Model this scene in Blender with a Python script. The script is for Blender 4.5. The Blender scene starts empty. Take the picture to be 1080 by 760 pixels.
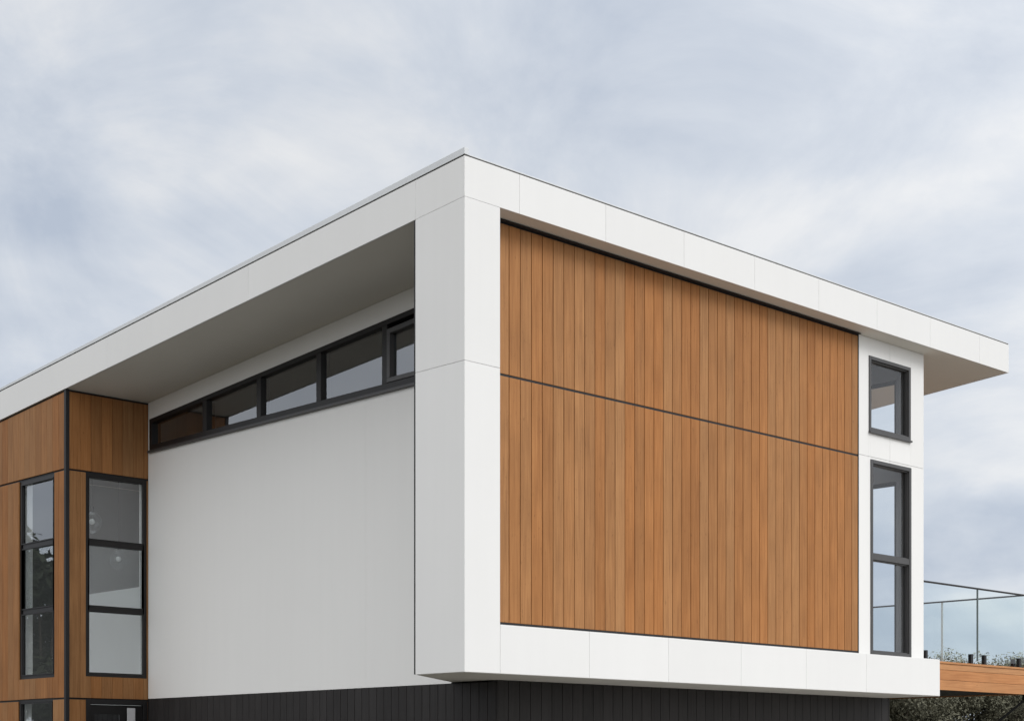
import bpy, bmesh, math, random
from mathutils import Vector, Matrix
R = math.radians
random.seed(7)
scene = bpy.context.scene
col = scene.collection

# ------------------------------------------------------------------ helpers
def link(o, parent=None):
    col.objects.link(o)
    if parent is not None:
        o.parent = parent
    return o

def root_loc(o):
    v = Vector((0, 0, 0))
    while o is not None:
        v += o.location
        o = o.parent
    return v

def empty(name, loc, label, cat, group=None):
    o = bpy.data.objects.new(name, None)
    o.empty_display_size = 0.3
    o.location = loc
    link(o)
    o['label'] = label
    o['category'] = cat
    if group:
        o['group'] = group
    return o

def build(name, bm, mat, parent=None, bevel=0.0, smooth=False, fix=True, label=None):
    if fix:
        bmesh.ops.recalc_face_normals(bm, faces=bm.faces)
    off = root_loc(parent)
    if off.length:
        bmesh.ops.translate(bm, vec=-off, verts=bm.verts)
    me = bpy.data.meshes.new(name)
    bm.to_mesh(me)
    bm.free()
    mats = mat if isinstance(mat, (list, tuple)) else [mat]
    for m in mats:
        me.materials.append(m)
    if smooth:
        me.polygons.foreach_set('use_smooth', [True] * len(me.polygons))
    o = bpy.data.objects.new(name, me)
    link(o, parent)
    if bevel:
        b = o.modifiers.new('bevel', 'BEVEL')
        b.width = bevel
        b.segments = 2
        b.limit_method = 'ANGLE'
        b.angle_limit = R(40)
    if label:
        o['label'] = label
    return o

NB = bmesh.new
def solid(bm, pts, mi=0):
    """eight corner points: 0-3 one end loop, 4-7 the other"""
    v = [bm.verts.new(p) for p in pts]
    fs = []
    for q in ((0, 1, 2, 3), (7, 6, 5, 4), (0, 4, 5, 1), (1, 5, 6, 2), (2, 6, 7, 3), (3, 7, 4, 0)):
        f = bm.faces.new([v[i] for i in q])
        f.material_index = mi
        fs.append(f)
    return fs

def box(bm, x0, x1, y0, y1, z0, z1, mi=0):
    return solid(bm, [(x0, y0, z0), (x1, y0, z0), (x1, y1, z0), (x0, y1, z0),
                      (x0, y0, z1), (x1, y0, z1), (x1, y1, z1), (x0, y1, z1)], mi)

def prism(bm, plan, z0, z1, mi=0):
    """vertical prism over a plan polygon; z0, z1 are numbers or functions of y"""
    f0 = z0 if callable(z0) else (lambda y: z0)
    f1 = z1 if callable(z1) else (lambda y: z1)
    a = [bm.verts.new((x, y, f0(y))) for x, y in plan]
    b = [bm.verts.new((x, y, f1(y))) for x, y in plan]
    n = len(plan)
    fs = [bm.faces.new(a), bm.faces.new(b[::-1])]
    for i in range(n):
        fs.append(bm.faces.new((a[i], a[(i + 1) % n], b[(i + 1) % n], b[i])))
    for f in fs:
        f.material_index = mi

class Plane:
    """a wall plane: a runs along it, z up, d inward. axis 'x': facing -Y at y=o ; axis 'y': facing -X at x=o"""
    def __init__(self, axis, o):
        self.axis, self.o = axis, o
    def P(self, a, z, d=0.0):
        return (a, self.o + d, z) if self.axis == 'x' else (self.o + d, a, z)
    def slab(self, bm, a0, a1, z0, z1, d0, d1, zt=None, mi=0):
        """block between a0..a1; zt = function giving the top at a (raked)"""
        t0, t1 = (z1, z1) if zt is None else (zt(a0), zt(a1))
        b0, b1 = (z0, z0) if not callable(z0) else (z0(a0), z0(a1))
        P = self.P
        return solid(bm, [P(a0, b0, d0), P(a1, b1, d0), P(a1, b1, d1), P(a0, b0, d1),
                          P(a0, t0, d0), P(a1, t1, d0), P(a1, t1, d1), P(a0, t0, d1)], mi)
    def wall(self, bm, a0, a1, z0, z1, holes, d0, d1, zt=None):
        """one solid wall with rectangular openings; holes (a0,a1,z0,z1[,top function])"""
        A = sorted({a0, a1, *[h[0] for h in holes], *[h[1] for h in holes]})
        A = [a for a in A if a0 - 1e-6 <= a <= a1 + 1e-6]
        top = zt or (lambda a: z1)
        for i in range(len(A) - 1):
            p, q = A[i], A[i + 1]
            m = (p + q) / 2
            cut = sorted([h for h in holes if h[0] < m < h[1]], key=lambda h: h[2])
            lo = lambda a: z0
            for h in cut:
                hb = (lambda h: (lambda a: h[2]))(h)
                ht = h[4] if len(h) > 4 else (lambda h: (lambda a: h[3]))(h)
                if ht(m) <= lo(m) or hb(m) >= top(m):
                    continue
                if hb(m) - lo(m) > 1e-4:
                    self.slab(bm, p, q, lo, 0, d0, d1, zt=hb)
                lo = ht
            if top(m) - lo(m) > 1e-4:
                self.slab(bm, p, q, lo, 0, d0, d1, zt=top)

# ------------------------------------------------------------------ materials
def new_mat(name):
    m = bpy.data.materials.new(name)
    m.use_nodes = True
    nt = m.node_tree
    b = nt.nodes['Principled BSDF']
    return m, nt, b

def N(nt, t, **kw):
    n = nt.nodes.new(t)
    for k, v in kw.items():
        setattr(n, k, v)
    return n

def painted(name, c, rough=0.5, var=0.04, scale=1.4, spec=0.3, bump=0.02, streak=0.0):
    m, nt, b = new_mat(name)
    L = nt.links.new
    geo = N(nt, 'ShaderNodeNewGeometry')
    n1 = N(nt, 'ShaderNodeTexNoise'); n1.inputs['Scale'].default_value = scale; n1.inputs['Detail'].default_value = 6
    L(geo.outputs['Position'], n1.inputs['Vector'])
    mp = N(nt, 'ShaderNodeMapping'); mp.inputs['Scale'].default_value = (9, 9, 0.5)
    L(geo.outputs['Position'], mp.inputs['Vector'])
    n2 = N(nt, 'ShaderNodeTexNoise'); n2.inputs['Scale'].default_value = 1.0; n2.inputs['Detail'].default_value = 4
    L(mp.outputs['Vector'], n2.inputs['Vector'])
    ad = N(nt, 'ShaderNodeMath', operation='MULTIPLY_ADD')
    L(n2.outputs['Fac'], ad.inputs[0]); ad.inputs[1].default_value = streak; L(n1.outputs['Fac'], ad.inputs[2])
    mr = N(nt, 'ShaderNodeMapRange')
    mr.inputs['From Min'].default_value = 0.3; mr.inputs['From Max'].default_value = 0.7 + streak
    mr.inputs['To Min'].default_value = 1 - var; mr.inputs['To Max'].default_value = 1 + var * 0.6
    L(ad.outputs[0], mr.inputs['Value'])
    mx = N(nt, 'ShaderNodeVectorMath', operation='SCALE')
    mx.inputs[0].default_value = c
    isl = N(nt, 'ShaderNodeMapRange'); isl.inputs['To Min'].default_value = 0.985; isl.inputs['To Max'].default_value = 1.012
    L(geo.outputs['Random Per Island'], isl.inputs['Value'])
    im = N(nt, 'ShaderNodeMath', operation='MULTIPLY'); L(mr.outputs[0], im.inputs[0]); L(isl.outputs[0], im.inputs[1])
    L(im.outputs[0], mx.inputs['Scale'])
    L(mx.outputs[0], b.inputs['Base Color'])
    b.inputs['Roughness'].default_value = rough
    b.inputs['Specular IOR Level'].default_value = spec
    if bump:
        n3 = N(nt, 'ShaderNodeTexNoise'); n3.inputs['Scale'].default_value = 90; n3.inputs['Detail'].default_value = 3
        L(geo.outputs['Position'], n3.inputs['Vector'])
        bp = N(nt, 'ShaderNodeBump'); bp.inputs['Strength'].default_value = bump; bp.inputs['Distance'].default_value = 0.02
        L(n3.outputs['Fac'], bp.inputs['Height']); L(bp.outputs[0], b.inputs['Normal'])
    return m

WHITE = painted('white_fibre_cement', (0.80, 0.80, 0.795), 0.55, 0.035, 0.9, 0.25, 0.02, 0.5)
WALLW = painted('white_wall_paint', (0.82, 0.818, 0.808), 0.6, 0.035, 0.6, 0.2, 0.03, 0.5)
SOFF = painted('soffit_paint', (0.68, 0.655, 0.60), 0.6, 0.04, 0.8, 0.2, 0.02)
CAPM = painted('flashing_metal', (0.66, 0.68, 0.70), 0.4, 0.05, 2.0, 0.5, 0.0)
JOINT = painted('joint_sealant', (0.46, 0.46, 0.45), 0.8, 0.05, 3, 0.1, 0)
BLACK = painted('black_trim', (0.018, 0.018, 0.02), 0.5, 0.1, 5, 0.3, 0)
GROOVE = painted('board_groove', (0.035, 0.016, 0.008), 0.8, 0.05, 3, 0.1, 0)
FRAME = painted('charcoal_frame', (0.014, 0.013, 0.0135), 0.4, 0.08, 5, 0.35, 0)
FRAMEG = painted('grey_frame', (0.055, 0.054, 0.055), 0.4, 0.08, 5, 0.5, 0)
PLAST = painted('interior_plaster', (0.87, 0.885, 0.88), 0.7, 0.03, 1, 0.2, 0)
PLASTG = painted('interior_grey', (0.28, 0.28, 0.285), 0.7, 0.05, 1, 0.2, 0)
FLOORM = painted('interior_floor', (0.16, 0.12, 0.09), 0.5, 0.2, 6, 0.3, 0)
STEEL = painted('brushed_steel', (0.52, 0.52, 0.54), 0.35, 0.05, 30, 0.6, 0)
ROOFM = painted('roof_sheet', (0.45, 0.46, 0.47), 0.4, 0.1, 2, 0.5, 0)

def timber(name, c0, c1, c2, var=0.16, vertical=True):
    m, nt, b = new_mat(name)
    L = nt.links.new
    at = N(nt, 'ShaderNodeAttribute', attribute_name='tone')
    geo = N(nt, 'ShaderNodeNewGeometry')
    mp = N(nt, 'ShaderNodeMapping')
    mp.inputs['Scale'].default_value = (42, 42, 1.6) if vertical else (1.6, 42, 42)
    off = N(nt, 'ShaderNodeVectorMath', operation='SCALE'); off.inputs[0].default_value = (37, 11, 53)
    L(at.outputs['Fac'], off.inputs['Scale'])
    add = N(nt, 'ShaderNodeVectorMath', operation='ADD')
    L(geo.outputs['Position'], add.inputs[0]); L(off.outputs[0], add.inputs[1])
    L(add.outputs[0], mp.inputs['Vector'])
    g = N(nt, 'ShaderNodeTexNoise'); g.inputs['Scale'].default_value = 1.0; g.inputs['Detail'].default_value = 7
    g.inputs['Roughness'].default_value = 0.65; g.inputs['Distortion'].default_value = 0.35
    L(mp.outputs[0], g.inputs['Vector'])
    big = N(nt, 'ShaderNodeTexNoise'); big.inputs['Scale'].default_value = 1.7; big.inputs['Detail'].default_value = 3
    L(add.outputs[0], big.inputs['Vector'])
    ramp = N(nt, 'ShaderNodeValToRGB')
    e = ramp.color_ramp.elements
    e[0].position = 0.28; e[0].color = (*c0, 1)
    e[1].position = 0.72; e[1].color = (*c2, 1)
    k = e.new(0.5); k.color = (*c1, 1)
    L(g.outputs['Fac'], ramp.inputs['Fac'])
    # tone of each board and slow weathering
    mr = N(nt, 'ShaderNodeMapRange'); mr.inputs['To Min'].default_value = 1 - var; mr.inputs['To Max'].default_value = 1 + var
    L(at.outputs['Fac'], mr.inputs['Value'])
    mb = N(nt, 'ShaderNodeMapRange'); mb.inputs['From Min'].default_value = 0.3; mb.inputs['From Max'].default_value = 0.7
    mb.inputs['To Min'].default_value = 0.9; mb.inputs['To Max'].default_value = 1.1
    L(big.outputs['Fac'], mb.inputs['Value'])
    mu = N(nt, 'ShaderNodeMath', operation='MULTIPLY'); L(mr.outputs[0], mu.inputs[0]); L(mb.outputs[0], mu.inputs[1])
    hs = N(nt, 'ShaderNodeHueSaturation')
    # hue wanders slightly with the board
    frac = N(nt, 'ShaderNodeMath', operation='MULTIPLY'); L(at.outputs['Fac'], frac.inputs[0]); frac.inputs[1].default_value = 7.31
    fr2 = N(nt, 'ShaderNodeMath', operation='FRACT'); L(frac.outputs[0], fr2.inputs[0])
    hm = N(nt, 'ShaderNodeMapRange'); hm.inputs['To Min'].default_value = 0.4985; hm.inputs['To Max'].default_value = 0.506
    L(fr2.outputs[0], hm.inputs['Value']); L(hm.outputs[0], hs.inputs['Hue'])
    sm = N(nt, 'ShaderNodeMapRange'); sm.inputs['To Min'].default_value = 1.02; sm.inputs['To Max'].default_value = 0.93
    L(fr2.outputs[0], sm.inputs['Value']); L(sm.outputs[0], hs.inputs['Saturation'])
    L(mu.outputs[0], hs.inputs['Value']); L(ramp.outputs['Color'], hs.inputs['Color'])
    sk = N(nt, 'ShaderNodeTexNoise'); sk.inputs['Scale'].default_value = 1.0; sk.inputs['Detail'].default_value = 2
    mk = N(nt, 'ShaderNodeMapping'); mk.inputs['Scale'].default_value = (48, 48, 14) if vertical else (14, 48, 48)
    L(add.outputs[0], mk.inputs['Vector']); L(mk.outputs[0], sk.inputs['Vector'])
    sr = N(nt, 'ShaderNodeMapRange'); sr.inputs['From Min'].default_value = 0.66; sr.inputs['From Max'].default_value = 0.78
    sr.inputs['To Min'].default_value = 1.0; sr.inputs['To Max'].default_value = 0.72
    L(sk.outputs['Fac'], sr.inputs['Value'])
    sc = N(nt, 'ShaderNodeVectorMath', operation='SCALE'); L(hs.outputs[0], sc.inputs[0]); L(sr.outputs[0], sc.inputs['Scale'])
    L(sc.outputs[0], b.inputs['Base Color'])
    b.inputs['Roughness'].default_value = 0.62
    b.inputs['Specular IOR Level'].default_value = 0.25
    bp = N(nt, 'ShaderNodeBump'); bp.inputs['Strength'].default_value = 0.15; bp.inputs['Distance'].default_value = 0.004
    L(g.outputs['Fac'], bp.inputs['Height']); L(bp.outputs[0], b.inputs['Normal'])
    return m

WOOD = timber('timber_boards', (0.275, 0.112, 0.034), (0.36, 0.152, 0.048), (0.42, 0.190, 0.066), 0.058)
WOODT = timber('tower_timber_boards', (0.225, 0.094, 0.030), (0.30, 0.131, 0.044), (0.355, 0.164, 0.061), 0.06)
WOODH = timber('deck_timber', (0.38, 0.160, 0.060), (0.48, 0.215, 0.085), (0.55, 0.265, 0.11), 0.06, False)
DARKC = timber('charcoal_boards', (0.022, 0.020, 0.020), (0.027, 0.025, 0.025), (0.033, 0.030, 0.030), 0.13)

def glass(name, tint, f0, rough=0.0):
    m = bpy.data.materials.new(name)
    m.use_nodes = True
    nt = m.node_tree
    nt.nodes.clear()
    L = nt.links.new
    out = N(nt, 'ShaderNodeOutputMaterial')
    geo = N(nt, 'ShaderNodeNewGeometry')
    dot = N(nt, 'ShaderNodeVectorMath', operation='DOT_PRODUCT')
    L(geo.outputs['Incoming'], dot.inputs[0]); L(geo.outputs['Normal'], dot.inputs[1])
    ab = N(nt, 'ShaderNodeMath', operation='ABSOLUTE'); L(dot.outputs['Value'], ab.inputs[0])
    om = N(nt, 'ShaderNodeMath', operation='SUBTRACT'); om.inputs[0].default_value = 1; L(ab.outputs[0], om.inputs[1])
    pw = N(nt, 'ShaderNodeMath', operation='POWER'); L(om.outputs[0], pw.inputs[0]); pw.inputs[1].default_value = 5
    ma = N(nt, 'ShaderNodeMath', operation='MULTIPLY_ADD'); L(pw.outputs[0], ma.inputs[0])
    ma.inputs[1].default_value = 1 - f0; ma.inputs[2].default_value = f0
    tr = N(nt, 'ShaderNodeBsdfTransparent'); tr.inputs[0].default_value = (*tint, 1)
    gl = N(nt, 'ShaderNodeBsdfGlossy'); gl.inputs['Roughness'].default_value = rough
    gl.inputs[0].default_value = (0.95, 0.97, 1.0, 1)
    mx = N(nt, 'ShaderNodeMixShader')
    L(ma.outputs[0], mx.inputs[0]); L(tr.outputs[0], mx.inputs[1]); L(gl.outputs[0], mx.inputs[2])
    L(mx.outputs[0], out.inputs[0])
    return m

GLASS = glass('window_glass', (0.94, 0.96, 0.96), 0.23)
GLASSC = glass('clear_glass', (0.95, 0.97, 0.98), 0.06)
GLASSB = glass('balustrade_glass', (0.89, 0.945, 0.955), 0.05)

def leaf_mat(name, c0, c1):
    m, nt, b = new_mat(name)
    L = nt.links.new
    at = N(nt, 'ShaderNodeAttribute', attribute_name='tone')
    ramp = N(nt, 'ShaderNodeValToRGB')
    ramp.color_ramp.elements[0].color = (*c0, 1); ramp.color_ramp.elements[1].color = (*c1, 1)
    L(at.outputs['Fac'], ramp.inputs['Fac'])
    L(ramp.outputs[0], b.inputs['Base Color'])
    b.inputs['Roughness'].default_value = 0.65
    b.inputs['Specular IOR Level'].default_value = 0.2
    return m
LEAF = leaf_mat('scrub_leaves', (0.055, 0.055, 0.039), (0.27, 0.265, 0.19))
LEAFD = leaf_mat('dark_leaves', (0.012, 0.017, 0.009), (0.05, 0.06, 0.03))
BARK = painted('bark', (0.10, 0.085, 0.07), 0.85, 0.3, 8, 0.1, 0.2)

# ground: dry grass
def ground_mat():
    m, nt, b = new_mat('dry_grass')
    L = nt.links.new
    geo = N(nt, 'ShaderNodeNewGeometry')
    n1 = N(nt, 'ShaderNodeTexNoise'); n1.inputs['Scale'].default_value = 0.35; n1.inputs['Detail'].default_value = 8
    n2 = N(nt, 'ShaderNodeTexNoise'); n2.inputs['Scale'].default_value = 14; n2.inputs['Detail'].default_value = 6
    L(geo.outputs['Position'], n1.inputs['Vector']); L(geo.outputs['Position'], n2.inputs['Vector'])
    mm = N(nt, 'ShaderNodeMath', operation='MULTIPLY_ADD'); L(n2.outputs['Fac'], mm.inputs[0]); mm.inputs[1].default_value = 0.5
    L(n1.outputs['Fac'], mm.inputs[2])
    r = N(nt, 'ShaderNodeValToRGB')
    r.color_ramp.elements[0].position = 0.5; r.color_ramp.elements[0].color = (0.042, 0.039, 0.029, 1)
    r.color_ramp.elements[1].position = 0.95; r.color_ramp.elements[1].color = (0.085, 0.077, 0.062, 1)
    L(mm.outputs[0], r.inputs['Fac']); L(r.outputs[0], b.inputs['Base Color'])
    b.inputs['Roughness'].default_value = 0.9
    bp = N(nt, 'ShaderNodeBump'); bp.inputs['Strength'].default_value = 0.6
    L(n2.outputs['Fac'], bp.inputs['Height']); L(bp.outputs[0], b.inputs['Normal'])
    return m

bm = NB()
S = 900
vs = [bm.verts.new(p) for p in ((-S, -S, 0), (S, -S, 0), (S, S, 0), (-S, S, 0))]
bm.faces.new(vs)
g = build('ground', bm, ground_mat())
g['kind'] = 'structure'
bm = NB()
vs = [bm.verts.new(p) for p in ((1.0, -14, .004), (16, -14, .004), (16, 0.8, .004), (1.0, 0.8, .004))]
bm.faces.new(vs)
g = build('bounce_slab', bm, painted('concrete', (0.34, 0.325, 0.30), 0.85, 0.15, 1.2, 0.2, 0.2))  # unseen pale slab, added to bounce light up onto the front and its soffits
g['kind'] = 'structure'

# ------------------------------------------------------------------ key levels (metres)
RAKE = 0.0742
ZT, ZF = 7.288, 6.906              # fascia top and bottom at the front corner
ZB, ZBT = 2.432, 2.903             # projecting box: underside and top of its lower band
ZJ = 5.363                         # joint around the corner pillar
L_X = 8.322                        # right end of the box
WX = 1.22                          # recessed side wall
RY = 0.24                          # recess of the front cladding
TY = 7.60                          # stair tower front
TX = 0.02
BACK = 12.0
soff = lambda y: ZF + 0.006 - RAKE * y
GAP = 0.0015

house = empty('house', (4.8, 6.0, 0.0),
              'modern two storey house clad in white panels, warm timber boards and charcoal cladding', 'house')
A = house
HP = lambda n, bm, m, **k: build(n, bm, m, A, **k)

# ------------------------------------------------------------------ roof
bm = NB()
x0, x1 = 0.03, 10.05
rt_ = lambda y: ZT - 0.03 - RAKE * y
SK = (0.30, 1.42, 7.95, 9.75)        # unseen roof light added over the stair void to brighten the tower panes
for (p, q, u, v) in ((x0, x1, 0.03, SK[2]), (x0, x1, SK[3], BACK + .5), (x0, SK[0], SK[2], SK[3]), (SK[1], x1, SK[2], SK[3])):
    prism(bm, [(p, u), (q, u), (q, v), (p, v)], soff, rt_)
roof = HP('roof', bm, ROOFM)
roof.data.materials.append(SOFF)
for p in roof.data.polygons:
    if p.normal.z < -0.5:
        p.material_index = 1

bm = NB()
P4 = [(SK[0] + .002, SK[2] + .002), (SK[1] - .002, SK[2] + .002), (SK[1] - .002, SK[3] - .002), (SK[0] + .002, SK[3] - .002)]
bm.faces.new([bm.verts.new((x, y, rt_(y) - .05)) for x, y in P4])
build('added_roof_light', bm, GLASSC, roof)
# front fascia: panels over a backing
FJ = [0.0, 0.722, 1.955, 3.195, 4.43, 5.66, 6.88, 8.09, 9.31, 10.08]
bm = NB()
for i in range(len(FJ) - 1):
    a = FJ[i] + (GAP if i else 0); b_ = FJ[i + 1] - (GAP if i < len(FJ) - 2 else 0)
    box(bm, a, b_, 0, 0.02, ZF, ZT)
fas = HP('front_fascia', bm, WHITE, bevel=0.0015)
bm = NB(); box(bm, 0.021, 10.06, 0.0203, 0.0295, ZF + 0.004, ZT - 0.004)
build('joint_backing', bm, JOINT, fas)
# side fascia (raked)
SJ = [0.0205, 0.713, 3.53, 6.55, 9.6, BACK + .5]
bm = NB(); bk = NB()
pl = Plane('y', 0.0)
zf = lambda a: ZF - RAKE * a
zt = lambda a: ZT - RAKE * a
for i in range(len(SJ) - 1):
    a = SJ[i] + (.001 if i else 0); b_ = SJ[i + 1] - .001
    pl.slab(bm, a, b_, zf, 0, 0, 0.02, zt=zt)
sf = HP('side_fascia', bm, WHITE, bevel=0.0015)
pl.slab(bk, 0.03, BACK + .49, lambda a: zf(a) + .004, 0, 0.0203, 0.0295, zt=lambda a: zt(a) - .004)
build('joint_backing', bk, JOINT, sf)
bm = NB(); box(bm, 10.051, 10.079, 0.0205, BACK + .5, ZF, ZT)
bm.verts.ensure_lookup_table()
for v in bm.verts:
    v.co.z -= RAKE * v.co.y
HP('end_fascia', bm, WHITE)
# cappings: dark drip shadow line, then the pale flashing upstand
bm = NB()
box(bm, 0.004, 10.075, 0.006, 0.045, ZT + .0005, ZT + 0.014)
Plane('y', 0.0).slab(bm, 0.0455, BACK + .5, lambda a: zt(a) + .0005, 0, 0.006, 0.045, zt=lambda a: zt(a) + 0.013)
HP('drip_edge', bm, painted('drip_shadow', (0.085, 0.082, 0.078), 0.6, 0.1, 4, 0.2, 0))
bm = NB()
box(bm, 0.05, 10.078, 0.004, 0.06, ZT + 0.0145, ZT + 0.026)
Plane('y', 0.0).slab(bm, -0.004, BACK + .5, lambda a: zt(a) + 0.0135, 0, -0.004, 0.0485,
                     zt=lambda a: zt(a) + 0.078 - 0.0034 * a)
HP('roof_flashing', bm, CAPM, bevel=0.002)

# ------------------------------------------------------------------ corner pillar
plan = [(0.02, 0.02), (0.455, 0.02), (0.455, 0.30), (1.2175, 0.30), (1.2175, 1.545), (0.02, 0.705)]
bm = NB(); prism(bm, plan, ZB + 0.006, lambda y: soff(y) - 0.002)
pil = HP('corner_pillar', bm, JOINT)
bm = NB()
for z0, z1 in ((ZB, ZJ - GAP), (ZJ + GAP, lambda y: ZF - GAP * 1.5 - RAKE * y)):
    # one folded panel around the arris
    prism(bm, [(0, 0), (0.463 - GAP, 0), (0.463 - GAP, 0.0185), (0.0185, 0.0185), (0.0185, 0.712), (0, 0.712)], z0, z1)
build('panel', bm, WHITE, pil, bevel=0.0025)
bm = NB(); box(bm, 0.456, 0.463 - .001, 0.0187, 0.30, ZBT, ZF - .004)
build('reveal', bm, WHITE, pil)
bm = NB(); box(bm, 0.004, 0.03, 0.7125, 0.736, ZB + 0.002, ZF - 0.062)
build('edge_trim', bm, BLACK, pil)

# ------------------------------------------------------------------ lower band of the box and its underside
BJ = [0.463, 1.711, 2.941, 4.184, 5.409, 6.652, L_X]
bm = NB()
for i in range(len(BJ) - 1):
    box(bm, BJ[i] + GAP, BJ[i + 1] - (GAP if i < len(BJ) - 2 else 0), 0.0, 0.018, ZB, ZBT)
band = HP('lower_band', bm, WHITE, bevel=0.0025)
bm = NB(); box(bm, 0.456, L_X - 0.004, 0.0185, 0.235, ZB + 0.006, ZBT - .004)
build('joint_backing', bm, JOINT, band)
bm = NB(); box(bm, L_X - 0.003, L_X + .012, 0.0185, 0.90, ZB, ZBT - .002)
build('end_panel', bm, WHITE, band)
bm = NB()
prism(bm, [(0.012, 0.012), (WX, 0.012), (WX, 1.552), (0.012, 0.70)], ZB - 0.004, ZB + 0.0045)
prism(bm, [(WX, 0.012), (L_X + .008, 0.012), (L_X + .008, 0.93), (WX, 0.93)], ZB - 0.004, ZB + 0.0045)
bmesh.ops.remove_doubles(bm, verts=bm.verts, dist=1e-5)
HP('box_underside', bm, painted('underside_paint', (0.80, 0.79, 0.75), 0.7, 0.06, 2, 0.2, 0))

# ------------------------------------------------------------------ board cladding
def boards(name, pln, a0, a1, zr, mat, width, gap, thick, start=None, holes=(), zt=None, back=True, tonesd=None, label=None, bev=0.003):
    """vertical boards on a plane between a0 and a1; zr = (z0, z1); each board carries its own tone"""
    rng = random.Random(hash(name) % 1000 + int(a0 * 100) + int(zr[0] * 50)) if tonesd is None else random.Random(tonesd)
    bm = NB()
    lay = bm.faces.layers.float.new('tone')
    edges = [a0]
    s = a0 if start is None else start
    k = s
    while k < a1 - 0.02:
        if k > a0 + 0.02:
            edges.append(k)
        k += width
    edges.append(a1)
    top = zt or (lambda a: zr[1])
    for i in range(len(edges) - 1):
        p, q = edges[i] + gap / 2, edges[i + 1] - gap / 2
        t = rng.random()
        cuts = sorted({p, q, *[c for h in holes for c in h[:2] if p < c < q]})
        for j in range(len(cuts) - 1):
            u, v = cuts[j], cuts[j + 1]
            m = (u + v) / 2
            hs = sorted([h for h in holes if h[0] < m < h[1]], key=lambda h: h[2])
            lo = zr[0]
            for h in hs:
                if h[2] - lo > 0.005:
                    for f in pln.slab(bm, u, v, lo, min(h[2], zr[1]), 0, thick): f[lay] = t
                lo = max(lo, h[3])
            if top(m) - lo > 0.005:
                for f in pln.slab(bm, u, v, lo, 0, 0, thick, zt=top): f[lay] = t
    o = build(name, bm, mat, A, bevel=bev, label=label)
    return o

front = Plane('x', RY)
WZJ = 5.384
boards('timber_cladding', front, 0.35, 6.822, (ZBT + 0.051, WZJ - 0.0115), WOOD, 0.1547, 0.0085, 0.02, start=0.812 - 0.1547 * 3, tonesd=11)
boards('timber_cladding', front, 0.35, 6.822, (WZJ + 0.0115, 6.868), WOOD, 0.1547, 0.0085, 0.02, start=0.812 - 0.1547 * 3, tonesd=11)
bm = NB()
front.wall(bm, 0.456, 6.84, ZB + 0.01, 0, [], 0.0205, 0.034, zt=lambda a: soff(RY) - 0.003)
HP('cladding_backing', bm, GROOVE)
bm = NB(); front.slab(bm, 0.40, 6.822, WZJ - .011, WZJ + .011, 0.006, 0.0203)
HP('joint_trim', bm, BLACK)
bm = NB(); front.slab(bm, 0.456, 6.822, ZBT + .002, ZBT + .0505, 0.004, 0.0203)
HP('base_trim', bm, BLACK)
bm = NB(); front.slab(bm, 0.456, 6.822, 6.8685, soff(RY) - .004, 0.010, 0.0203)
front.slab(bm, 0.464, 6.822, soff(RY) - .012, soff(RY) - .0045, -0.05, 0.0095)  # black strip on the soffit just ahead of the boards
HP('head_strip', bm, BLACK)
bm = NB(); front.slab(bm, 6.8235, 6.8355, ZBT - 0.04, soff(RY) - .004, -0.004, 0.02)
HP('cladding_trim', bm, BLACK)

# tall structural wall behind the cladding, in one piece with the window bay further along
UPW = (7.057, 8.002, 5.722, 6.667)
LOW = (7.094, 8.016, 2.921, 5.373)
bm = NB()
Plane('x', RY + 0.036).wall(bm, WX + .002, 6.84, ZB + 0.01, 0, [], 0, 0.13, zt=lambda a: soff(RY + .17) - 0.002)
HP('front_wall', bm, PLAST)
bm = NB()
e = 0.0022
zs = [(ZBT - 0.02, 5.404 - e), (5.404 + e, None)]
for (p, q) in ((6.838, 7.535 - e), (7.535 + e, L_X)):
    for z0, z1 in zs:
        zz = (lambda a: soff(RY) - 0.003) if z1 is None else None
        front.wall(bm, p, q, z0, z1 or 0, [UPW, LOW], 0, 0.016, zt=zz)
wb = HP('window_bay_wall', bm, WALLW, bevel=0.0015)
bm = NB()
front.wall(bm, 6.8405, L_X - .002, ZB + 0.02, 0, [UPW, LOW], 0.0165, 0.166, zt=lambda a: soff(RY + .17) - 0.004)
build('wall_core', bm, PLASTG, wb)
# end (right hand) wall with the glazing that shows through the front windows
EUP = (0.56, 3.0, 5.60, 6.60)
ELO = (0.56, 4.2, 2.95, 5.265)
ep = Plane('y', L_X - 0.150)
bm = NB()
ep.wall(bm, RY + 0.168, BACK, ZB + 0.02, 0, [EUP, ELO], 0, 0.148, zt=lambda a: soff(a) - 0.004)
HP('end_wall', bm, painted('end_wall_paint', (0.55, 0.56, 0.58), 0.7, 0.04, 1, 0.2, 0))

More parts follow.
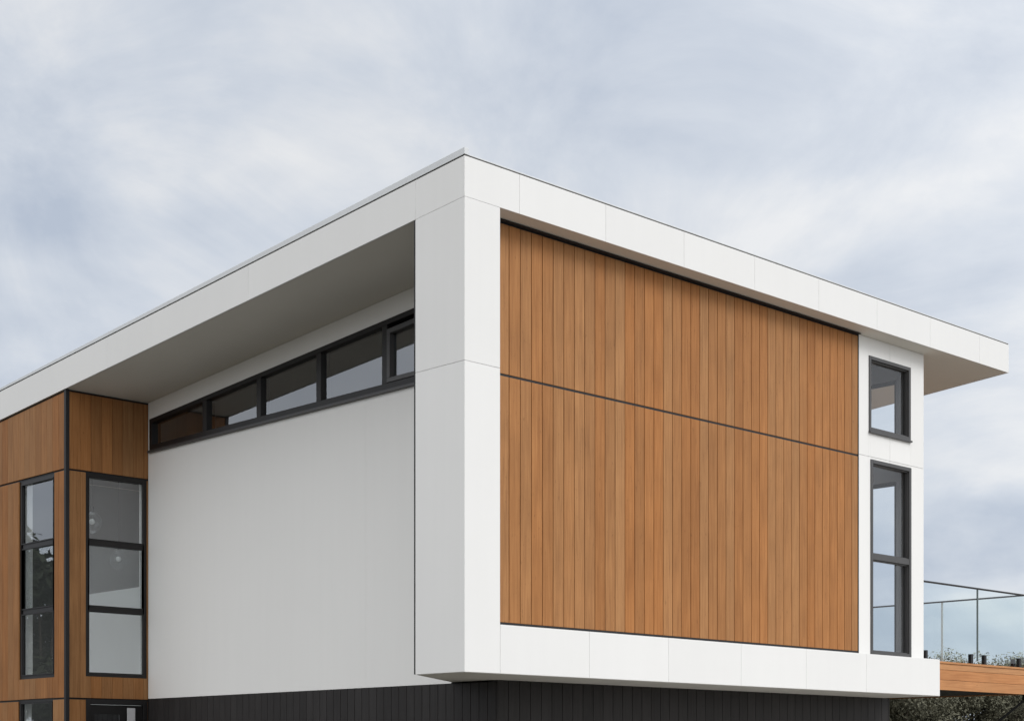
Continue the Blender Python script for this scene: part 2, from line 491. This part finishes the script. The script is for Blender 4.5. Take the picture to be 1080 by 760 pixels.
# ------------------------------------------------------------------ windows
def window(pln, a0, a1, z0, z1, bars=(), fw=0.05, proud=0.012, depth=0.10, mat=FRAME, gmat=None, gd=0.045, sill=True, lab=None,
           vbars=(), barw=0.065, parent=None):
    gmat = gmat or GLASS
    bm = NB()
    pln.slab(bm, a0, a0 + fw, z0, z1, -proud, depth)
    pln.slab(bm, a1 - fw, a1, z0, z1, -proud, depth)
    pln.slab(bm, a0 + fw, a1 - fw, z1 - fw, z1, -proud, depth)
    pln.slab(bm, a0 + fw, a1 - fw, z0, z0 + fw, -proud, depth)
    w = build('window', bm, mat, parent or A, bevel=0.003, label=lab)
    if sill:
        bm = NB(); pln.slab(bm, a0 - 0.006, a1 + 0.006, z0 - 0.024, z0 - 0.0005, -proud - 0.022, 0.03)
        build('sill', bm, mat, w, bevel=0.003)
    lv = [z0 + fw] + [c for b in bars for c in (b - barw / 2, b + barw / 2)] + [z1 - fw]
    for i in range(0, len(lv), 2):
        bm = NB(); pln.slab(bm, a0 + fw - 0.012, a1 - fw + 0.012, lv[i] - 0.008, lv[i + 1] + 0.008, gd, gd + 0.001)
        bm.free(); bm = NB()
        P = pln.P
        q = [P(a0 + fw - .004, lv[i] - .004, gd), P(a1 - fw + .004, lv[i] - .004, gd), P(a1 - fw + .004, lv[i + 1] + .004, gd), P(a0 + fw - .004, lv[i + 1] + .004, gd)]
        bm.faces.new([bm.verts.new(c) for c in q])
        build('pane', bm, gmat, w)
    for b in bars:
        bm = NB(); pln.slab(bm, a0 + fw + .0005, a1 - fw - .0005, b - barw / 2, b + barw / 2, -proud + .004, depth - .004)
        build('transom', bm, mat, w, bevel=0.003)
    # inner bead
    bm = NB()
    for i in range(0, len(lv), 2):
        zz0, zz1 = lv[i], lv[i + 1]
        t = 0.014
        pln.slab(bm, a0 + fw + .001, a0 + fw + t, zz0 + .001, zz1 - .001, 0.012, gd - .004)
        pln.slab(bm, a1 - fw - t, a1 - fw - .001, zz0 + .001, zz1 - .001, 0.012, gd - .004)
        pln.slab(bm, a0 + fw + t, a1 - fw - t, zz0 + .001, zz0 + t, 0.012, gd - .004)
        pln.slab(bm, a0 + fw + t, a1 - fw - t, zz1 - t, zz1 - .001, 0.012, gd - .004)
    build('glazing_bead', bm, mat, w)
    return w

window(front, *UPW, fw=0.045, mat=FRAMEG, gmat=GLASSC, depth=0.085, gd=0.05, lab='small square upper window with grey frame in the white bay')
window(front, *LOW, bars=(4.155,), fw=0.048, barw=0.075, mat=FRAMEG, gmat=GLASSC, depth=0.085, gd=0.05, sill=False,
       lab='tall two pane window with grey frame in the white bay')
# the matching openings in the end wall
epo = Plane('y', L_X - 0.12)
window(epo, *EUP, fw=0.04, proud=0.0, depth=0.06, gmat=GLASSC, mat=FRAMEG, gd=0.03, sill=False)
window(epo, *ELO, fw=0.04, proud=0.0, depth=0.06, gmat=GLASSC, mat=FRAMEG, gd=0.03, sill=False)

# ------------------------------------------------------------------ recessed white side wall with the raked strip window
side = Plane('y', WX)
CZ0 = 5.698
chead = lambda a: 6.674 - 0.0737 * a
CY0, CY1 = 1.60, 7.55
hole = (CY0, CY1, CZ0, 0, chead)
bm = NB()
WJ = [1.555, 2.994, TY]
for i in range(len(WJ) - 1):
    side.wall(bm, WJ[i] + (0.0007 if i else 0), WJ[i + 1] - 0.0007, 2.415, 0, [hole], 0, 0.016, zt=lambda a: soff(a) - 0.003)
sw = HP('side_wall', bm, WALLW)
bm = NB()
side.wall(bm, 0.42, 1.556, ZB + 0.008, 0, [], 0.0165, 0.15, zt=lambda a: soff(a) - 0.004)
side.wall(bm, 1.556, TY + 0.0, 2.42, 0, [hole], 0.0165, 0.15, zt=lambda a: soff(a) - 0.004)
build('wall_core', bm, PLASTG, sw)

# strip window: outer frame, mullions, panes, and the opening sash at the right hand end
bm = NB()
fw = 0.06
pr_, dp = 0.016, 0.12
side.slab(bm, CY0, CY1, CZ0, CZ0 + 0.075, -pr_, dp)
side.slab(bm, CY0, CY1, lambda a: chead(a) - fw, 0, -pr_, dp, zt=chead)
side.slab(bm, CY1 - 0.07, CY1, CZ0 + .075, 0, -pr_, dp, zt=lambda a: chead(a) - fw)
side.slab(bm, CY0, CY0 + 0.06, CZ0 + .075, 0, -pr_, dp, zt=lambda a: chead(a) - fw)
cw = build('window', bm, FRAME, A, bevel=0.003, label='raked strip window with dark frame high under the eave')
bm = NB(); side.slab(bm, CY0 - .01, CY1 + .004, CZ0 - 0.03, CZ0 - .0005, -pr_ - 0.03, 0.02)
build('sill', bm, FRAMEG, cw, bevel=0.003)
mull = [6.24, 5.057, 3.857, 2.652]
for y in mull:
    bm = NB(); side.slab(bm, y - 0.045, y + 0.045, CZ0 + .0755, 0, -pr_ + .003, dp - .003, zt=lambda a: chead(a) - fw - .0005)
    build('mullion', bm, FRAME, cw, bevel=0.003)
ends = [CY1 - 0.07] + [c for y in mull for c in (y + 0.045, y - 0.045)] + [CY0 + 0.06]
for i in range(0, len(ends), 2):
    p, q = ends[i + 1], ends[i]
    z0 = CZ0 + 0.075
    if i == 8:
        # awning sash with its own frame
        bm = NB(); t = 0.055
        zz = lambda a: chead(a) - fw - 0.055
        side.slab(bm, p + .004, q - .004, z0 + .004, z0 + t, -0.022, 0.05)
        side.slab(bm, p + .004, q - .004, lambda a: zz(a) - t, 0, -0.022, 0.05, zt=zz)
        side.slab(bm, p + .004, p + t, z0 + t, 0, -0.022, 0.05, zt=lambda a: zz(a) - t)
        side.slab(bm, q - t, q - .004, z0 + t, 0, -0.022, 0.05, zt=lambda a: zz(a) - t)
        build('sash', bm, FRAMEG, cw, bevel=0.003)
        p, q, z0 = p + t - .003, q - t + .003, z0 + t - .003
        tp = lambda a: zz(a) - t + .003
    else:
        tp = lambda a: chead(a) - fw + .003
        z0 -= .003
    P = side.P
    bm = NB()
    bm.faces.new([bm.verts.new(c) for c in (P(p, z0, .03), P(q, z0, .03), P(q, tp(q), .03), P(p, tp(p), .03))])
    build('pane', bm, GLASS, cw)

# ------------------------------------------------------------------ charcoal lower storey
DY = 0.84
ZD = ZB - 0.012
boards('charcoal_cladding', Plane('x', DY), WX, 8.45, (0.0, ZB - 0.005), DARKC, 0.16, 0.006, 0.02, tonesd=3)
boards('charcoal_cladding', Plane('y', WX), DY + 0.0205, TY, (0.0, 2.4125), DARKC, 0.13, 0.006, 0.02, tonesd=4)
bm = NB()
box(bm, WX + 0.021, 8.448, DY + 0.021, DY + 0.15, 0, ZB - .006)
box(bm, WX + 0.021, WX + 0.15, DY + 0.151, TY + .1, 0, 2.411)
box(bm, 8.30, 8.448, DY + 0.151, BACK, 0, ZB - .006)
HP('lower_wall', bm, BLACK)

# ------------------------------------------------------------------ stair tower clad in timber
tl = Plane('y', TX)
tr_ = Plane('x', TY)
TZ1, TZ2 = 5.322, 2.391
g2 = 0.012
WL = (7.909, 8.874, 2.672, TZ1 - g2 + .001)
WL2 = (7.945, 8.900, 0.3, 2.405)
WR = (0.300, 1.205, 2.682, TZ1 - g2 + .001)
DR = (0.300, 1.205, 0.0, 2.385)
WX2 = (9.62, 11.8, 2.672, TZ1 - g2 + .001)  # extra window out of view, added to let more light into the stair void
topL = lambda a: soff(a) - 0.03
cy0 = TY + 0.045
boards('timber_cladding', tl, cy0, BACK, (TZ1 + g2, 0), WOODT, 0.1547, 0.0035, 0.02, zt=topL, tonesd=21)
boards('timber_cladding', tl, cy0, BACK, (TZ2 + g2, TZ1 - g2), WOODT, 0.1547, 0.0035, 0.02, holes=[WL, WL2, WX2], tonesd=22)
boards('timber_cladding', tl, cy0, BACK, (0.0, TZ2 - g2), WOODT, 0.1547, 0.0035, 0.02, holes=[WL2], tonesd=23)
cx0 = TX + 0.045
tR = soff(TY) - 0.03
boards('timber_cladding', tr_, cx0, WX - 0.003, (TZ1 + g2, tR), WOODT, 0.1547, 0.0035, 0.02, tonesd=24)
boards('timber_cladding', tr_, cx0, WX - 0.003, (TZ2 + g2, TZ1 - g2), WOODT, 0.1547, 0.0035, 0.02, holes=[WR, DR], tonesd=25)
boards('timber_cladding', tr_, cx0, WX - 0.003, (0.0, TZ2 - g2), WOODT, 0.1547, 0.0035, 0.02, holes=[DR], tonesd=26)
bm = NB(); box(bm, TX - .008, TX + 0.043, TY - .008, TY + 0.043, 0, soff(TY) - .004)
HP('corner_trim', bm, BLACK, bevel=0.003)
bm = NB()
tl.wall(bm, TY + 0.044, BACK, 0, 0, [WL, WL2, WX2], 0.0205, 0.034, zt=lambda a: soff(a) - 0.004)
tr_.wall(bm, TX + 0.044, WX + .1, 0, 0, [WR, DR], 0.0205, 0.034, zt=lambda a: soff(TY) - 0.004)
HP('cladding_backing', bm, BLACK)
bm = NB()
tl.wall(bm, TY + 0.036, BACK, 0, 0, [WL, WL2, WX2], 0.0345, 0.20, zt=lambda a: soff(a) - 0.006)
tr_.wall(bm, TX + 0.201, WX + .15, 0, 0, [WR, DR], 0.0345, 0.20, zt=lambda a: soff(TY + .2) - 0.006)
HP('tower_wall', bm, PLAST)
window(tl, *WL, bars=(4.437, 3.568), fw=0.045, barw=0.055, proud=-0.02, depth=0.075, gd=0.05, sill=False, lab='tall three pane window on the left face of the timber tower')
window(tl, *WL2, fw=0.045, proud=-0.02, depth=0.075, gd=0.05, sill=False, lab='lower window on the left face of the timber tower')
window(tl, *WX2, bars=(4.437, 3.568), fw=0.045, barw=0.055, proud=-0.02, depth=0.075, gd=0.05, sill=False)
window(tr_, *WR, bars=(4.424, 3.563), fw=0.042, barw=0.06, proud=-0.015, depth=0.075, gd=0.05, sill=False, lab='tall three pane window beside the white side wall')
# entry door under it
bm = NB()
tr_.slab(bm, DR[0], DR[0] + .06, 0, DR[3], -0.012, 0.06)
tr_.slab(bm, DR[1] - .06, DR[1], 0, DR[3], -0.012, 0.06)
tr_.slab(bm, DR[0] + .06, DR[1] - .06, DR[3] - .06, DR[3], -0.012, 0.06)
tr_.slab(bm, DR[0] + .064, DR[1] - .064, 0.01, DR[3] - .066, 0.02, 0.055)
door = HP('door', bm, FRAME, bevel=0.003)
bm = NB(); tr_.slab(bm, 0.895, 1.012, 0.25, 2.285, -0.02, -0.008)
for z in (0.5, 2.0):
    tr_.slab(bm, 0.94, 0.965, z - .012, z + .012, -0.0075, 0.0195)
build('handle', bm, STEEL, door, bevel=0.003)
bm = NB(); tr_.slab(bm, 0.44, 0.80, 0.3, 2.2, 0.0165, 0.0195)
build('pane', bm, GLASS, door)

# ------------------------------------------------------------------ rooms behind the glass
bm = NB()
box(bm, 1.56, L_X - .151, TY + .0, BACK - .01, 2.62, 2.93)
box(bm, WX + .151, L_X - .151, 0.42, TY - .001, 2.62, 2.93)
HP('floor', bm, FLOORM)
bm = NB(); box(bm, TX + .205, 1.498, TY + .205, BACK - .01, 0.02, 0.06)  # pale floor added to bounce light onto the stair balustrade
HP('stair_floor', bm, PLAST)
bm = NB()
box(bm, 1.50, 1.558, TY + .203, 9.80, 0.0, 3.975)
HP('stair_balustrade', bm, PLAST)
bm = NB(); box(bm, 1.505, 1.555, 9.801, BACK - .01, 0.0, 4.9)
HP('stair_wall', bm, painted('stair_wall_paint', (0.12, 0.12, 0.115), 0.7, 0.05, 1, 0.2, 0))
bm = NB()
box(bm, TX + .19, L_X, BACK + .001, BACK + .15, 0, 5.98)
bm.free(); bm = NB()
bwp = Plane('x', BACK + .001)
BWN = (0.35, 1.45, 0.3, 5.4)  # unseen glazing added to brighten the stair void from behind
bwp.wall(bm, TX + .19, L_X, 0, 5.98, [BWN], 0, 0.15)
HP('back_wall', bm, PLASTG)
bwo = Plane('x', BACK + .03)
window(bwo, *BWN, bars=(2.4, 4.0), fw=0.05, depth=0.06, proud=0, gd=0.03, sill=False, gmat=GLASSC)
bm = NB()
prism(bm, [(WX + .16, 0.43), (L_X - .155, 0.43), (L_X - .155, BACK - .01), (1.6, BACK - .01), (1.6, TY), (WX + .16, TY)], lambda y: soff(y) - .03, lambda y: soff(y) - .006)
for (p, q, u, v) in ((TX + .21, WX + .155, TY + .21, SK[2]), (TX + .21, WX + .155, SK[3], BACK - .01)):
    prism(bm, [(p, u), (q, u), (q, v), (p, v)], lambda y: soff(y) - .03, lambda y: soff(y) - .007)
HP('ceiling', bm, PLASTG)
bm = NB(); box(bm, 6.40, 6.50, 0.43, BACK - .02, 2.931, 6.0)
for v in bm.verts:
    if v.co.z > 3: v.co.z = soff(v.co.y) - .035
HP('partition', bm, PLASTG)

# glass pendants hung in the stair void
def pendant(loc, label, r, top):
    t = empty('pendant_lamp', loc, label, 'lamp', 'glass pendants in the stair tower')
    x, y, z = loc
    bm = NB(); bmesh.ops.create_uvsphere(bm, u_segments=20, v_segments=12, radius=r, matrix=Matrix.Translation((x, y, z)) @ Matrix.Diagonal((1, 1, 1.15, 1)))
    build('shade', bm, GLASSC, t, smooth=True)
    bm = NB(); bmesh.ops.create_uvsphere(bm, u_segments=12, v_segments=8, radius=r * .32, matrix=Matrix.Translation((x, y, z + r * .1)))
    build('bulb', bm, painted('bulb_glass', (.85, .85, .82), .2, 0, 1, .5, 0), t, smooth=True)
    bm = NB()
    bmesh.ops.create_cone(bm, cap_ends=True, segments=10, radius1=r * .25, radius2=r * .18, depth=0.07, matrix=Matrix.Translation((x, y, z + r * 1.15 + .03)))
    build('holder', bm, FRAME, t)
    bm = NB()
    bmesh.ops.create_cone(bm, cap_ends=True, segments=8, radius1=.003, radius2=.003, depth=top - z - r * 1.15, matrix=Matrix.Translation((x, y, (top + z + r * 1.15) / 2)))
    build('cord', bm, FRAME, t)
pendant((0.84, 8.40, 4.80), 'clear glass pendant on a long cord inside the tall tower window, higher of two', 0.13, soff(8.4) - .03)
pendant((1.36, 8.60, 4.36), 'added glass pendant standing in for a glint in the tall tower window, lower of two', 0.12, soff(8.6) - .03)  # added in place of a reflected glint, not a known second lamp

# ------------------------------------------------------------------ deck
deck = empty('deck', (9.97, 3.2, 2.5), 'raised timber deck with pale boarded edge at the right end of the house', 'deck')
dx0, dx1, dy0, dy1 = L_X + 0.135, 11.66, 0.55, 6.2
bm = NB(); lay = bm.faces.layers.float.new('tone')
dp_ = Plane('x', dy0)
x_s = L_X + 0.015
for z0, z1, d0 in ((2.556, 2.6915, 0), (2.6945, 2.8295, 0), (2.8325, 2.912, 0.0), (2.915, 2.944, -0.012)):
    t = random.random()
    for f in dp_.slab(bm, x_s, dx1 + (.012 if d0 else 0), z0, z1, d0, 0.022): f[lay] = t
build('edge_boards', bm, WOODH, deck, bevel=0.003)
bm = NB(); lay = bm.faces.layers.float.new('tone')
de = Plane('y', dx1 - .022)
for z0, z1 in ((2.556, 2.690), (2.696, 2.828), (2.834, 2.912)):
    t = random.random()
    for f in de.slab(bm, dy0 + .0225, dy1, z0, z1, 0, 0.022): f[lay] = t
build('edge_boards', bm, WOODH, deck, bevel=0.003)
bm = NB(); lay = bm.faces.layers.float.new('tone')
y = dy0 + 0.0235
while y < dy1 - .1:
    t = random.random()
    for f in box(bm, dx0, dx1 - .0225, y, y + 0.134, 2.916, 2.941): f[lay] = t
    y += 0.14
build('deck_boards', bm, WOODH, deck, bevel=0.003)
bm = NB()
for i in range(8):
    xx = dx0 + .03 + i * (dx1 - dx0 - .12) / 7
    box(bm, xx, xx + .045, dy0 + .024, dy1 - .03, 2.70, 2.9155)
box(bm, dx0 + .02, dx1 - .03, dy0 + .03, dy1 - .04, 2.575, 2.60)
build('joists', bm, BLACK, deck)
def tube(bm, p, q, r, seg=10):
    p, q = Vector(p), Vector(q)
    d = q - p
    M = Matrix.Translation((p + q) / 2) @ d.to_track_quat('Z', 'Y').to_matrix().to_4x4()
    bmesh.ops.create_cone(bm, cap_ends=True, segments=seg, radius1=r, radius2=r, depth=d.length, matrix=M)
bm = NB()
tube(bm, (11.60, 0.60, 2.47), (8.46, 1.16, 0.72), 0.017)
box(bm, 11.585, 11.625, 0.58, 0.62, 2.44, 2.575)
build('brace', bm, painted('matt_black', (0.008, 0.008, 0.008), 0.9, 0, 4, 0.03, 0), deck)
bm = NB(); box(bm, 11.45, 11.57, dy1 - .3, dy1 - .18, 0, 2.574)
build('post', bm, BLACK, deck)

# ------------------------------------------------------------------ glass balustrade
bal = empty('glass_balustrade', (11.65, 0.62, 2.944), 'frameless glass balustrade with thin dark handrail and black spigots on the timber deck', 'balustrade')
GY = 0.62
RZ = 4.024
bm = NB(); box(bm, L_X + 0.014, 11.662, GY - .016, GY + .016, RZ - .022, RZ)
build('handrail', bm, FRAME, bal, bevel=0.003)
bm = NB(); box(bm, 11.634, 11.662, GY + .0165, dy1 - .05, RZ - .022, RZ)
build('handrail', bm, FRAME, bal, bevel=0.003)
EDGE = painted('glass_edge', (0.10, 0.13, 0.13), 0.25, 0.05, 3, 0.5, 0)
EDGEP = painted('pale_glass_edge', (0.55, 0.62, 0.62), 0.25, 0.05, 3, 0.5, 0)  # paler copy of the edge: reflected light put into its colour
def gpanel(pln, a0, a1, em=None, skip=None):
    P = pln.P
    bm = NB()
    q = [P(a0, 3.0, 0), P(a1, 3.0, 0), P(a1, RZ - .0225, 0), P(a0, RZ - .0225, 0)]
    bm.faces.new([bm.verts.new(c) for c in q])
    o = build('glass_panel', bm, GLASSB, bal)
    for a in (a0, a1):
        if a == skip:
            continue
        bm = NB()
        pln.slab(bm, a - .005, a + .005, 3.0, RZ - .023, -0.006, 0.006)
        build('edge', bm, em or EDGE, o)
    for a in (a0 + 0.17, a1 - 0.17):
        bm = NB()
        pln.slab(bm, a - .028, a + .028, 2.9425, 3.085, -0.026, -0.007)
        pln.slab(bm, a - .028, a + .028, 2.9425, 3.085, 0.007, 0.026)
        pln.slab(bm, a - .028, a + .028, 2.9425, 2.985, -0.0065, 0.0065)
        pln.slab(bm, a - .045, a + .045, 2.942, 2.952, -0.045, 0.045)
        build('spigot', bm, BLACK, bal, bevel=0.004)
pf = Plane('x', GY)
gpanel(pf, 8.80, 10.315)
gpanel(pf, 10.335, 11.652, None, 11.652)
ps = Plane('y', 11.648)
gpanel(ps, 0.635, 1.975, EDGEP, 0.635)
gpanel(ps, 1.995, 3.40, EDGEP)
gpanel(ps, 3.42, 4.80, EDGEP)
gpanel(ps, 4.82, 6.1, EDGEP)

# ------------------------------------------------------------------ shrubs behind the deck, one dark tree to the left
def crown(cx, cy, z0, z1, r, n, seed, leaf, clumps=26):
    rng = random.Random(seed)
    bm = NB()
    lay = bm.faces.layers.float.new('tone')
    cl = []
    for i in range(clumps):
        while True:
            p = Vector((rng.uniform(-1, 1), rng.uniform(-1, 1), rng.uniform(-1, 1)))
            if 0.25 < p.length < 1: break
        z = z0 + (z1 - z0) * (0.5 + 0.46 * math.copysign(abs(p.z) ** (0.38 if leaf < .1 else 0.6), p.z))
        cl.append((Vector((cx + p.x * r * .85, cy + p.y * r * .85, z)), rng.uniform(.22, .42) * r * .75, rng.uniform(0, .35)))
    for i in range(n):
        c, cr, ct = cl[rng.randrange(clumps)]
        d = Vector((rng.gauss(0, 1), rng.gauss(0, 1), rng.gauss(0, 1))).normalized()
        rad = cr * (rng.random() ** 0.4)
        p = c + d * rad
        if p.z < 0.05: continue
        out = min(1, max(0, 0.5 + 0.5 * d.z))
        tone = min(1, max(0, 0.08 + ct + 0.5 * out * (rad / cr) * 0.7 + rng.uniform(-.1, .18) + (0.5 * max(0, p.z - 2.9) if leaf < .1 else 0)))  # paler toward the top: sky light on the leaves put into their colour
        n_ = (d + Vector((rng.uniform(-.9, .9), rng.uniform(-.9, .9), rng.uniform(-.2, 1.0)))).normalized()
        t = n_.cross(Vector((rng.uniform(-1, 1), rng.uniform(-1, 1), rng.uniform(-1, 1)))).normalized()
        b = n_.cross(t)
        L_ = leaf * rng.uniform(.6, 1.5); W = L_ * .42
        v = [bm.verts.new(p + q) for q in (-t * L_ * .5, b * W * .5 + n_ * W * .15, t * L_ * .5, -b * W * .5 + n_ * W * .15)]
        f = bm.faces.new(v)
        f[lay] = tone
    return bm, cl

def tree(name, cx, cy, z0, z1, r, n, seed, leaf, label, cat, mat=LEAF, group=None, clumps=26, tr=0.06):
    t = empty(name, (cx, cy, 0), label, cat, group)
    bm, cl = crown(cx, cy, z0, z1, r, n, seed, leaf, clumps)
    build('crown', bm, mat, t, fix=False)
    bm = NB()
    rng = random.Random(seed)
    top = Vector((cx, cy, z0 + (z1 - z0) * .35))
    def limb(p, q, a, b):
        d = q - p
        M = Matrix.Translation((p + q) / 2) @ d.to_track_quat('Z', 'Y').to_matrix().to_4x4()
        bmesh.ops.create_cone(bm, cap_ends=True, segments=8, radius1=a, radius2=b, depth=d.length, matrix=M)
    limb(Vector((cx, cy, 0)), top, tr, tr * .6)
    for c, cr, ct in cl[::2]:
        s = Vector((cx, cy, 0)).lerp(top, rng.uniform(.5, 1))
        limb(s, c, tr * .4, tr * .12)
    build('trunk', bm, BARK, t)
    return t
G = 'shrubs behind the deck'
# a loose row about 30 m away (camera space already turned into plan positions)
SH = [
    (15.17, 5.11, 0.05, 3.15, 1.3, 61, 'grey green shrub nearest the charcoal wall, showing only under the deck'),
    (17.28, 5.15, 0.05, 3.5, 1.5, 62, 'grey green shrub rising behind the left glass panel of the deck'),
    (17.48, 4.27, 0.05, 3.55, 1.4, 63, 'grey green shrub rising behind the paired spigots of the glass balustrade'),
    (18.97, 4.22, 0.05, 3.45, 1.5, 64, 'grey green shrub at the right edge behind the deck corner'),
]
for (x, y, z0, z1, r, sd, lb) in SH:
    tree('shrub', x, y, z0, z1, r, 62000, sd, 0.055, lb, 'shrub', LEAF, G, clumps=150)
tree('tree', -12.2, 31.5, 0.2, 8.2, 3.4, 16000, 71, 0.30, 'dark bushy tree seen only as a reflection in the left tower window', 'tree', LEAFD, clumps=40, tr=0.16)

# ------------------------------------------------------------------ sky and sun
SUN_EL, SUN_AZ = 40.0, 292.0        # azimuth counter-clockwise from +X: over the right shoulder of the camera
sd = Vector((math.cos(R(SUN_AZ)) * math.cos(R(SUN_EL)), math.sin(R(SUN_AZ)) * math.cos(R(SUN_EL)), math.sin(R(SUN_EL))))
li = bpy.data.lights.new('sun', 'SUN')
li.energy = 1.25
li.angle = R(24)
li.color = (1.0, 0.99, 0.978)
lo = bpy.data.objects.new('sun', li)
lo.rotation_euler = sd.to_track_quat('Z', 'Y').to_euler()
lo.location = (0, -20, 30)
link(lo)

w = bpy.data.worlds.new('World')
scene.world = w
w.use_nodes = True
nt = w.node_tree
nt.nodes.clear()
L = nt.links.new
out = N(nt, 'ShaderNodeOutputWorld')
sky = N(nt, 'ShaderNodeTexSky', sky_type='NISHITA')
sky.sun_disc = False
sky.sun_elevation = R(SUN_EL)
sky.sun_rotation = R(90 - SUN_AZ)
bg1 = N(nt, 'ShaderNodeBackground'); bg1.inputs['Strength'].default_value = 0.06
L(sky.outputs[0], bg1.inputs[0])
tc = N(nt, 'ShaderNodeTexCoord')
sp = N(nt, 'ShaderNodeSeparateXYZ'); L(tc.outputs['Generated'], sp.inputs[0])
zc = N(nt, 'ShaderNodeMath', operation='MAXIMUM'); L(sp.outputs['Z'], zc.inputs[0]); zc.inputs[1].default_value = 0.0
za = N(nt, 'ShaderNodeMath', operation='ADD'); L(zc.outputs[0], za.inputs[0]); za.inputs[1].default_value = 0.22
iv = N(nt, 'ShaderNodeMath', operation='DIVIDE'); iv.inputs[0].default_value = 1.0; L(za.outputs[0], iv.inputs[1])
pj = N(nt, 'ShaderNodeVectorMath', operation='SCALE'); L(tc.outputs['Generated'], pj.inputs[0]); L(iv.outputs[0], pj.inputs['Scale'])
mp = N(nt, 'ShaderNodeMapping'); mp.inputs['Location'].default_value = (3.1, 0.7, 0); mp.inputs['Scale'].default_value = (1, 1, 0.6)
mp.inputs['Rotation'].default_value = (0, 0, R(-44))
L(pj.outputs[0], mp.inputs['Vector'])
n1 = N(nt, 'ShaderNodeTexNoise'); n1.inputs['Scale'].default_value = 2.4; n1.inputs['Detail'].default_value = 6; n1.inputs['Roughness'].default_value = 0.5
n1.inputs['Distortion'].default_value = 0.3
L(mp.outputs[0], n1.inputs['Vector'])
cr = N(nt, 'ShaderNodeValToRGB')
e = cr.color_ramp.elements
e[0].position = 0.385; e[0].color = (0.48, 0.54, 0.64, 1)
e[1].position = 0.61; e[1].color = (0.81, 0.82, 0.835, 1)
k = e.new(0.50); k.color = (0.63, 0.675, 0.745, 1)
ms = N(nt, 'ShaderNodeMapping'); ms.inputs['Scale'].default_value = (4.8, 4.8, 8.0); ms.inputs['Location'].default_value = (2.45, 4.6, 0.9)
L(tc.outputs['Generated'], ms.inputs['Vector'])
n2 = N(nt, 'ShaderNodeTexNoise'); n2.inputs['Scale'].default_value = 1.0; n2.inputs['Detail'].default_value = 7; n2.inputs['Roughness'].default_value = 0.6
n2.inputs['Distortion'].default_value = 0.6
L(ms.outputs[0], n2.inputs['Vector'])
nm = N(nt, 'ShaderNodeMix', data_type='FLOAT'); nm.inputs[0].default_value = 0.5
L(n1.outputs['Fac'], nm.inputs[2]); L(n2.outputs['Fac'], nm.inputs[3])
L(nm.outputs[0], cr.inputs['Fac'])
# overcast: brighter toward the zenith and toward the veiled sun
zg = N(nt, 'ShaderNodeMapRange'); zg.inputs['From Min'].default_value = 0.42; zg.inputs['From Max'].default_value = 1.0
zg.inputs['To Min'].default_value = 0.0; zg.inputs['To Max'].default_value = 0.6
L(sp.outputs['Z'], zg.inputs['Value'])
dt = N(nt, 'ShaderNodeVectorMath', operation='DOT_PRODUCT'); L(tc.outputs['Generated'], dt.inputs[0]); dt.inputs[1].default_value = sd
sg = N(nt, 'ShaderNodeMapRange'); sg.inputs['From Min'].default_value = -0.1; sg.inputs['From Max'].default_value = 1.0
sg.inputs['To Min'].default_value = 0.0; sg.inputs['To Max'].default_value = 0.7
L(dt.outputs['Value'], sg.inputs['Value'])
ga = N(nt, 'ShaderNodeMath', operation='ADD'); L(zg.outputs[0], ga.inputs[0])
dw = N(nt, 'ShaderNodeVectorMath', operation='DOT_PRODUCT'); L(tc.outputs['Generated'], dw.inputs[0]); dw.inputs[1].default_value = Vector((-0.93, -0.1, 0.34)).normalized()
wg = N(nt, 'ShaderNodeMapRange'); wg.inputs['From Min'].default_value = 0.1; wg.inputs['From Max'].default_value = 1.0  # added glow low toward -X, out of view, to brighten the side wall
wg.inputs['To Min'].default_value = 0.0; wg.inputs['To Max'].default_value = 0.72
L(dw.outputs['Value'], wg.inputs['Value'])
gs = N(nt, 'ShaderNodeMath', operation='ADD'); L(sg.outputs[0], gs.inputs[0]); L(wg.outputs[0], gs.inputs[1]); L(gs.outputs[0], ga.inputs[1])
gb = N(nt, 'ShaderNodeMath', operation='ADD'); L(ga.outputs[0], gb.inputs[0]); gb.inputs[1].default_value = 1.09
bg2 = N(nt, 'ShaderNodeBackground'); wm = N(nt, 'ShaderNodeMix', data_type='RGBA')
L(ga.outputs[0], wm.inputs[0]); L(cr.outputs[0], wm.inputs[6]); wm.inputs[7].default_value = (0.74, 0.737, 0.727, 1)
L(wm.outputs[2], bg2.inputs[0]); L(gb.outputs[0], bg2.inputs['Strength'])
mxw = N(nt, 'ShaderNodeMixShader'); mxw.inputs[0].default_value = 0.88
L(bg1.outputs[0], mxw.inputs[1]); L(bg2.outputs[0], mxw.inputs[2])
L(mxw.outputs[0], out.inputs[0])

# ------------------------------------------------------------------ camera
cd = bpy.data.cameras.new('camera')
cam = bpy.data.objects.new('camera', cd)
cam.location = (-10.291, -11.331, 1.6)
cam.rotation_euler = (R(90), 0, R(46.082 - 90))
cd.sensor_width = 36
cd.sensor_fit = 'HORIZONTAL'
cd.lens = 1714 / 1080 * 36
cd.shift_y = (801 - 380) / 1080
cd.clip_end = 3000
link(cam)
scene.camera = cam

scene.view_settings.view_transform = 'Standard'
scene.view_settings.look = 'None'
scene.view_settings.exposure = 0
scene.view_settings.gamma = 1
scene.cycles.max_bounces = 10
scene.cycles.transparent_max_bounces = 16
